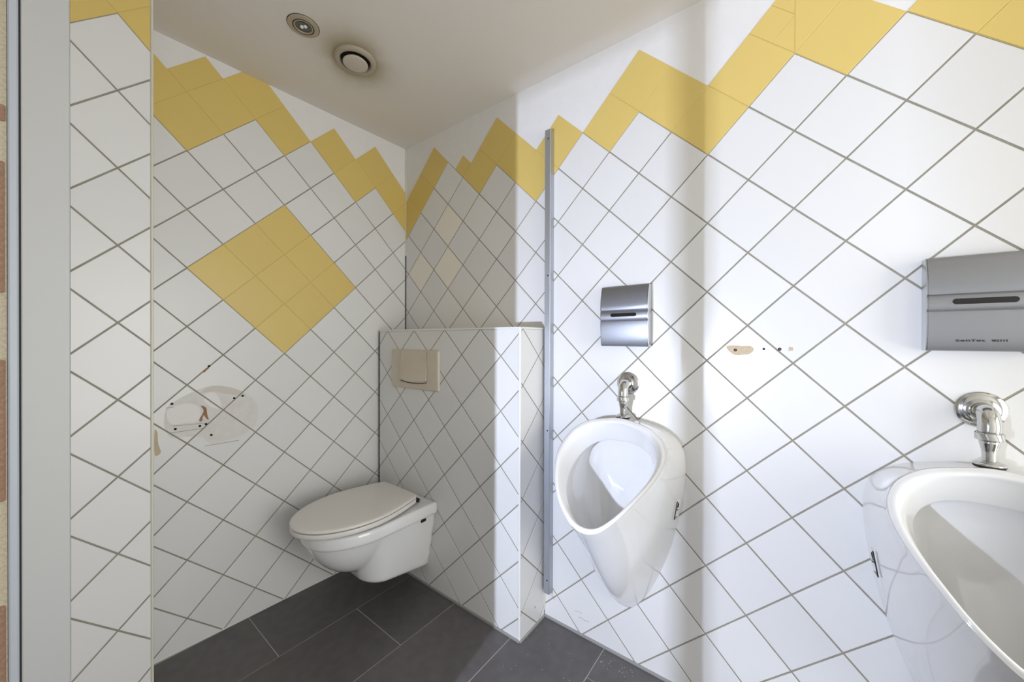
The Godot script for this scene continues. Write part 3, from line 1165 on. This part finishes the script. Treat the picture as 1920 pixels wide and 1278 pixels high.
# ---------------------------------------------------------------- ceiling fittings
func ceiling_fittings() -> void:
	var down := Basis(Vector3(1, 0, 0), Vector3(0, -1, 0), Vector3(0, 0, -1))
	var l := thing("ceiling_spotlight", "small round recessed spotlight, switched off, in the ceiling beside the vent", "light", Vector3(0.407, CEIL, 0.722))
	part("trim_ring", lathe([Vector2(0.0478, 0.0), Vector2(0.0482, 0.0022), Vector2(0.0455, 0.0040), Vector2(0.0345, 0.0052), Vector2(0.0325, 0.0040), Vector2(0.0315, 0.0004)], 48, false, false), M.lamp_ring, l, Transform3D(down, Vector3.ZERO))
	part("tilt_ring", lathe([Vector2(0.0312, 0.0004), Vector2(0.0300, 0.0052), Vector2(0.0275, 0.0058), Vector2(0.0258, 0.0036), Vector2(0.0255, 0.0002)], 48, false, false), M.lamp_ring, l, Transform3D(down, Vector3.ZERO))
	part("shade_ring", lathe([Vector2(0.0500, 0.0004), Vector2(0.0470, 0.0012), Vector2(0.0440, 0.0004)], 48, false, false), M.rubber_and_shade, l, Transform3D(down, Vector3.ZERO))  # dark ring painted as the shade round the trim
	part("inner_gap", lathe([Vector2(0.0335, 0.0048), Vector2(0.0300, 0.0050)], 48, false, false), M.rubber_and_shade, l, Transform3D(down, Vector3.ZERO))  # dark ring painted as shade between the two rings
	part("reflector", lathe([Vector2(0.0255, 0.0020), Vector2(0.0225, 0.0006), Vector2(0.0222, 0.0026), Vector2(0.0185, 0.0022), Vector2(0.0180, 0.0006), Vector2(0.0178, 0.0028), Vector2(0.0120, 0.0012), Vector2(0.004, 0.0004)], 32, false, true), M.lens_dark, l, Transform3D(down, Vector3.ZERO))
	for q: Vector2 in [Vector2(-0.0055, 0.003), Vector2(0.0045, -0.004)]:
		part("bulb_highlight", lathe([Vector2(0.0060, 0.0008), Vector2(0.0058, 0.0040), Vector2(0.0038, 0.0062), Vector2(0.001, 0.007)], 16, false, true), M.bulb_highlight, l, Transform3D(down, Vector3(q.x, 0, q.y)))  # white domes stand in for highlights on the bulb
	var v := thing("ceiling_vent", "round white extractor valve with dark dusty gap in the ceiling", "vent", Vector3(0.404, CEIL, 0.531))
	part("flange", lathe([Vector2(0.076, 0.0), Vector2(0.0765, 0.0035), Vector2(0.0735, 0.0085), Vector2(0.068, 0.0115), Vector2(0.0605, 0.0120), Vector2(0.0560, 0.0100), Vector2(0.0535, 0.0040), Vector2(0.0530, 0.0004)], 56, false, false), M.vent_dirty, v, Transform3D(down, Vector3.ZERO))
	part("gap", lathe([Vector2(0.0532, 0.0010), Vector2(0.030, 0.0010)], 48, false, true), M.black, v, Transform3D(down, Vector3.ZERO))
	part("disc", lathe([Vector2(0.030, 0.0008), Vector2(0.0435, 0.0120), Vector2(0.0455, 0.0150), Vector2(0.0440, 0.0175), Vector2(0.038, 0.0195), Vector2(0.022, 0.0212), Vector2(0.004, 0.0216)], 48, false, true), M.vent, v, Transform3D(down, Vector3.ZERO))

# ---------------------------------------------------------------- marks left on the walls
func blob(pts: Array, n: int) -> PackedVector2Array:
	var c := Curve2D.new()
	var m := pts.size()
	var out := PackedVector2Array()
	for k in m:
		var p0: Vector2 = pts[(k + m - 1) % m]
		var p1: Vector2 = pts[k]
		var p2: Vector2 = pts[(k + 1) % m]
		var p3: Vector2 = pts[(k + 2) % m]
		for s in n:
			out.append(p1.cubic_interpolate(p2, p0, p3, float(s) / n))
	return out

func on_left(z: float, y: float, lift := 0.0) -> Transform3D:
	var f := left_frame()
	return Transform3D(f.basis, f.origin + f.basis * Vector3(-z / cos(LEAN), y, lift))

func marks() -> void:
	# outline of a dispenser that was taken down, on the toilet's side wall (z along the wall, y up)
	var g := thing("dispenser_ghost", "stained outline left on white tiles by a removed paper dispenser", "stain", on_left(0.88, 0.87).origin)
	g.basis = left_frame().basis
	var rel := func(a: Array) -> Array:
		var o := []
		for k in range(0, a.size(), 2):
			o.append(Vector2(-(a[k] - 0.88) / cos(LEAN), a[k + 1] - 0.87))
		return o
	var stains := [
		["outer_stain", M.residue, 0.0005, [1.000, 0.890, 0.975, 0.917, 0.948, 0.932, 0.911, 0.951, 0.859, 0.962, 0.799, 0.944, 0.745, 0.905, 0.719, 0.853, 0.730, 0.788, 0.773, 0.753, 0.825, 0.742, 0.872, 0.735, 0.899, 0.768, 0.945, 0.781, 0.985, 0.785, 1.004, 0.829]],
		["upper_arc", M.residue_dark, 0.0006, [0.905, 0.938, 0.880, 0.957, 0.845, 0.958, 0.790, 0.938, 0.762, 0.912, 0.772, 0.906, 0.800, 0.918, 0.835, 0.928, 0.866, 0.938]],
		["clean_patch", M.residue_clean, 0.0007, [0.896, 0.925, 0.867, 0.936, 0.847, 0.907, 0.844, 0.871, 0.867, 0.876, 0.886, 0.893]],
		["clean_patch", M.residue_clean, 0.0007, [0.998, 0.884, 0.959, 0.903, 0.922, 0.896, 0.906, 0.869, 0.910, 0.834, 0.945, 0.832, 0.988, 0.835]],
		["rust_run", M.rust, 0.0008, [0.905, 0.890, 0.889, 0.880, 0.886, 0.857, 0.881, 0.832, 0.890, 0.842, 0.896, 0.852, 0.903, 0.829, 0.909, 0.838, 0.899, 0.858, 0.896, 0.872]],
	]
	var origin := Vector2(-0.62048, 1.40243) - Vector2(-0.88 / cos(LEAN), 0.87)
	var face := H - JOINT * 0.7071
	for q: Array in stains:
		# left on the tiles only: the joints were scrubbed clean
		var shape := blob(rel.call(q[3]), 6)
		var st := begin()
		for i in range(-6, 4):
			for j in range(0, 9):
				if posmod(i + j, 2) != 0:
					continue
				var c := origin + Vector2(i * H, -j * H)
				for piece: PackedVector2Array in Geometry2D.intersect_polygons(shape, PackedVector2Array([c + Vector2(face, 0), c + Vector2(0, face), c + Vector2(-face, 0), c + Vector2(0, -face)])):
					var idx := Geometry2D.triangulate_polygon(piece)
					for k in range(0, idx.size(), 3):
						tri(st, v3(piece[idx[k]], q[2]), v3(piece[idx[k + 1]], q[2]), v3(piece[idx[k + 2]], q[2]), Vector3.BACK)
		part(q[0], st.commit(), q[1], g)
	for q: Array in [[0.983, 0.827, 0.881, 0.821], [0.987, 0.803, 0.892, 0.803], [0.892, 0.734, 0.785, 0.734], [1.001, 0.894, 0.981, 0.895], [0.895, 0.834, 0.911, 0.833]]:
		var a := Vector2(-(q[0] - 0.88), q[1] - 0.87)
		var b := Vector2(-(q[2] - 0.88), q[3] - 0.87)
		var d := b - a
		part("scratch", box(Vector3(d.length(), 0.0014, 0.0012)), M.scratch, g, Transform3D(Basis(Vector3(0, 0, 1), d.angle()), v3((a + b) / 2, 0.0006)))
	# drilled holes; z along the wall, y up
	var spots := [[0.985, 0.907, "farthest from the toilet beside the stain"], [0.976, 0.815, "at the start of the slanted scratch pair"], [0.907, 0.813, "in the slanted scratch pair, next to the joint"], [0.889, 0.817, "on the joint where the slanted scratch pair ends"], [0.873, 0.773, "below the scratch pair, above the single scratch"], [0.801, 0.905, "on the joint at the stain's upper end"], [0.773, 0.911, "at the stain's edge nearest the toilet"], [0.880, 1.037, "on the joint above the stained outline"]]
	for s: Array in spots:
		var o := part("drill_hole", lathe([Vector2(0.0042, 0.0), Vector2(0.0042, 0.0009), Vector2(0.0026, 0.0011)], 14), M.black, self, Transform3D(left_frame().basis * Basis(Vector3(1, 0, 0), Vector3(0, 0, 1), Vector3(0, -1, 0)), on_left(s[0], s[1]).origin))
		tag(o, "drill_hole", "dark drill hole in white tile " + s[2], "hole", "drill holes in the toilet's side wall")
	var chip := part("rust_chip", slab(blob([Vector2(-0.009, -0.006), Vector2(-0.002, 0.002), Vector2(0.008, 0.010), Vector2(0.010, 0.006), Vector2(0.001, -0.004), Vector2(-0.004, -0.010)], 4), -0.0003, 0.0006, 0.0), M.rust, self, on_left(0.890, 1.024))
	tag(chip, "rust_chip", "brown chipped spot on the joint beside the hole above the stained outline", "chip", "")
	var rs := part("rust_streak", slab(blob([Vector2(-0.004, 0.045), Vector2(0.003, 0.040), Vector2(0.005, 0.0), Vector2(0.012, -0.03), Vector2(0.006, -0.04), Vector2(-0.004, -0.035)], 5), -0.0003, 0.0006, 0.0), M.glue, self, on_left(1.026, 0.772))
	tag(rs, "rust_streak", "brown rust streak on tiles beside the pier edge, below the stained outline", "stain", "")
	# between the urinals
	var pt := part("glue_patch", slab(blob([Vector2(-0.036, 0.010), Vector2(-0.012, 0.013), Vector2(0.002, 0.011), Vector2(0.026, 0.011), Vector2(0.033, 0.0), Vector2(0.022, -0.012), Vector2(0.006, -0.014), Vector2(-0.012, -0.016), Vector2(-0.028, -0.006)], 5), -0.0003, 0.0008, 0.0003), M.glue, self, at(1.624, 1.113, 0.0))
	tag(pt, "glue_patch", "beige patch of old glue on the white tiles between the two urinals", "glue patch", "")
	var k := 0
	for s: Array in [[1.611, 1.1125, "wall_plug", "round wall plug with pale core inside the beige glue patch"], [1.682, 1.1165, "wall_plug", "small dark plug hole alone, right after the beige glue patch"], [1.719, 1.1165, "wall_plug", "round wall plug on the tile joint past the glue patch"]]:
		var r := 0.0042 if k != 1 else 0.0030
		var t := thing(s[2], s[3], "wall plug", Vector3(s[0], s[1], 0.0006), "wall plugs between the urinals")
		var out := Basis(Vector3(1, 0, 0), Vector3(0, 0, 1), Vector3(0, -1, 0))
		part("hole", lathe([Vector2(r, -0.001), Vector2(r, 0.0005), Vector2(r * 0.6, 0.0007)], 16), M.black, t, Transform3D(out, Vector3.ZERO))
		if k != 1:
			part("core", lathe([Vector2(r * 0.42, 0.0004), Vector2(r * 0.30, 0.0012)], 12), M.scratch, t, Transform3D(out, Vector3.ZERO))
		k += 1
	var fl := part("glue_flake", slab(PackedVector2Array([Vector2(-0.005, -0.006), Vector2(0.005, -0.005), Vector2(0.006, 0.004), Vector2(-0.003, 0.006)]), -0.0003, 0.0008, 0.0002), M.glue, self, at(1.744, 1.118, 0))
	tag(fl, "glue_flake", "tiny beige glue flake at the end of the row of wall plugs", "glue flake", "")
	var scuffs := thing("scuff_marks", "thin grey scuff marks on the white tiles at the wall foot beside the boxing", "scuff", Vector3(1.02, 0.09, 0.0))
	for q: Array in [[-0.050, -0.010, 0.014, 0.3, 1.9], [-0.035, 0.012, 0.012, 2.6, 4.2], [0.075, -0.035, 0.030, 1.2, 2.2], [0.085, -0.050, 0.026, 1.0, 2.1], [0.11, -0.045, 0.020, 1.3, 2.4]]:
		var st2 := begin()
		for w8 in 8:
			var a0: float = lerpf(q[3], q[4], w8 / 8.0)
			var a1: float = lerpf(q[3], q[4], (w8 + 1) / 8.0)
			var c := Vector2(q[0], q[1])
			var r: float = q[2]
			var p0 := c + Vector2(cos(a0), sin(a0)) * r
			var p1 := c + Vector2(cos(a1), sin(a1)) * r
			var p2 := c + Vector2(cos(a1), sin(a1)) * (r + 0.0011)
			var p3 := c + Vector2(cos(a0), sin(a0)) * (r + 0.0011)
			quad(st2, v3(p0, 0.0004), v3(p1, 0.0004), v3(p2, 0.0004), v3(p3, 0.0004), Vector3.BACK)
		part("scuff", st2.commit(), M.scratch, scuffs)
	var tick := part("ring_mark", lathe([Vector2(0.0042, 0.0003), Vector2(0.0042, 0.0008), Vector2(0.0028, 0.0008), Vector2(0.0028, 0.0003)], 16, false, false), M.scratch, self, Transform3D(Basis(Vector3(0, -1, 0), Vector3(1, 0, 0), Vector3(0, 0, 1)), Vector3(BOX_X, 0.075, 0.072)))
	tag(tick, "ring_mark", "small dark ring mark low on the narrow end of the cistern boxing", "mark", "")
	# crumbs on the floor by the boxing corner
	var st := begin()
	for q in 60:
		var near := q < 26
		var c := Vector3(1.26 + rng.randf_range(-0.05, 0.07), 0.0004, 0.055 + rng.randf_range(-0.025, 0.03)) if near else Vector3(rng.randf_range(0.90, 1.35), 0.0004, rng.randf_range(0.03, 0.33))
		if not near and c.x < BOX_X + 0.01 and c.z < BOX_Z + 0.02:
			continue
		var r := rng.randf_range(0.0006, 0.0018)
		var a := rng.randf() * TAU
		var p1 := c + Vector3(cos(a), 0, sin(a)) * r
		var p2 := c + Vector3(cos(a + 2.1), 0, sin(a + 2.1)) * r
		var p3 := c + Vector3(cos(a + 4.2), 0, sin(a + 4.2)) * r * 1.3
		var top := c + Vector3(0, r * 0.9, 0)
		for f: Array in [[p1, p2], [p2, p3], [p3, p1]]:
			var nn: Vector3 = ((f[0] + f[1]) / 2 - c).normalized() + Vector3(0, 0.8, 0)
			tri(st, f[0], f[1], top, nn.normalized())
	var cr := part("plaster_crumbs", st.commit(), M.crumb, self)
	tag(cr, "plaster_crumbs", "scattered pale plaster crumbs on the grey floor tiles below the urinal", "crumbs", "")
	cr.set_meta("kind", "stuff")

func tag(o: Node, called: String, label: String, category: String, group: String) -> void:
	o.name = numbered(called)
	o.set_meta("label", label)
	o.set_meta("category", category)
	if group != "":
		o.set_meta("group", group)

# ---------------------------------------------------------------- beside and behind the camera
func doorway() -> void:
	# door lining next to the pier, a strip of protective film and the bare brick reveal
	struct("trim", box(Vector3(0.06, CEIL, 0.0765), 0.002), M.paint, at(PIER_X - 0.0285, CEIL / 2, 1.2683)).name = numbered("trim")
	struct("trim", box(Vector3(0.04, CEIL, 0.004)), M.dark_joint, at(PIER_X - 0.023, CEIL / 2, 1.3082)).name = numbered("trim")
	struct("trim", box(Vector3(0.05, CEIL, 0.016), 0.003), M.film, at(PIER_X - 0.0245, CEIL / 2, 1.3180)).name = numbered("trim")
	var w := struct("wall_brick", box(Vector3(0.10, CEIL, 0.16)), M.mortar, at(PIER_X - 0.056, CEIL / 2, 1.407))
	for q: Array in [[0.02, 0.21], [0.26, 0.50], [0.75, 1.09], [1.25, 1.565], [1.66, 1.70], [1.96, 2.10]]:
		part("brick", box(Vector3(0.10, q[1] - q[0], 0.147), 0.003), M.brick, w, at(0.004, (q[0] + q[1]) / 2 - CEIL / 2, -0.0045 + rng.randf_range(-0.001, 0.001)))
	# unseen wall behind the camera, openings shaped to bound the lit area
	struct("unseen_wall_front", box(Vector3(1.040 + 0.2, CEIL + 0.1, 0.10)), M.plaster, at(1.040 / 2 - 0.1, CEIL / 2, FRONT + 0.05))
	struct("unseen_wall_front", box(Vector3(FAR_X + 0.1 - 1.60, CEIL + 0.1, 0.10)), M.plaster, at((FAR_X + 0.1 + 1.60) / 2, CEIL / 2, FRONT + 0.05)).name = numbered("unseen_front_side")
	struct("unseen_wall_front", box(Vector3(0.357, CEIL - 2.0 + 0.1, 0.10)), M.plaster, at(1.4215, (CEIL + 2.1) / 2, FRONT + 0.05)).name = numbered("unseen_front_lintel")
	# unseen corridor walls; the niche is cut to fade the light rightwards
	struct("unseen_corridor_wall", box(Vector3(2.0, CEIL + 0.1, 0.13)), M.plaster, at(1.1585 + 1.0, CEIL / 2, 2.035))
	struct("unseen_corridor_wall", box(Vector3(1.35, CEIL + 0.1, 0.13)), M.plaster, at(1.09 - 0.675, CEIL / 2, 2.035)).name = numbered("unseen_corridor_side")
	struct("unseen_corridor_wall", box(Vector3(0.2, CEIL + 0.1, 0.10)), M.plaster, at(1.13, CEIL / 2, 2.15)).name = numbered("unseen_corridor_niche")
	struct("unseen_wall_front", box(Vector3(0.21, CEIL - 1.243, 0.02)), M.plaster, at(1.136, (CEIL + 1.243) / 2, FRONT + 0.01)).name = numbered("unseen_front_lintel")  # unseen lintel, set to keep direct light off the ceiling
	struct("unseen_corridor_end", box(Vector3(0.1, CEIL + 0.1, 0.7)), M.plaster, at(-0.15, CEIL / 2, 1.85))
	# unseen door leaf, tapered to cast the dark band on the back wall
	var leaf := PackedVector2Array([Vector2(1.1575, 1.85), Vector2(1.1657, 1.85), Vector2(1.2485, 1.43), Vector2(1.2345, 1.43)])
	var d := struct("unseen_door_1", slab(leaf, -2.1, 0.0, 0.0003), M.paint, Transform3D(Basis(Vector3(1, 0, 0), Vector3(0, 0, 1), Vector3(0, -1, 0)), Vector3.ZERO))
	part("unseen_door_handle", lathe([Vector2(0.008, 0.0), Vector2(0.012, 0.003), Vector2(0.022, 0.007), Vector2(0.019, 0.0105), Vector2(0.008, 0.0125)], 20), M.chrome, d, Transform3D(Basis(Vector3(0, 0, 1), PI / 2), Vector3(1.2355, 1.448, -KNOB)))  # unseen knob, placed to cast the small dark blob beside the band
	for q: Array in [["unseen_glow_1", Vector3(0.06, 0.2, 0.01), at(1.13, LOW, 2.09), EA_COL], ["unseen_glow_2", Vector3(0.01, 1.7, 0.9), at(FAR_X - 0.012, 1.0, 0.75), EB_COL]]:  # unseen glowing panels, one behind each area light
		var em := mat(Color(0.9, 0.9, 0.9), 0.5)
		em.emission_enabled = true
		em.emission = q[3]
		em.emission_energy_multiplier = 0.5
		struct(q[0], box(q[1]), em, q[2])
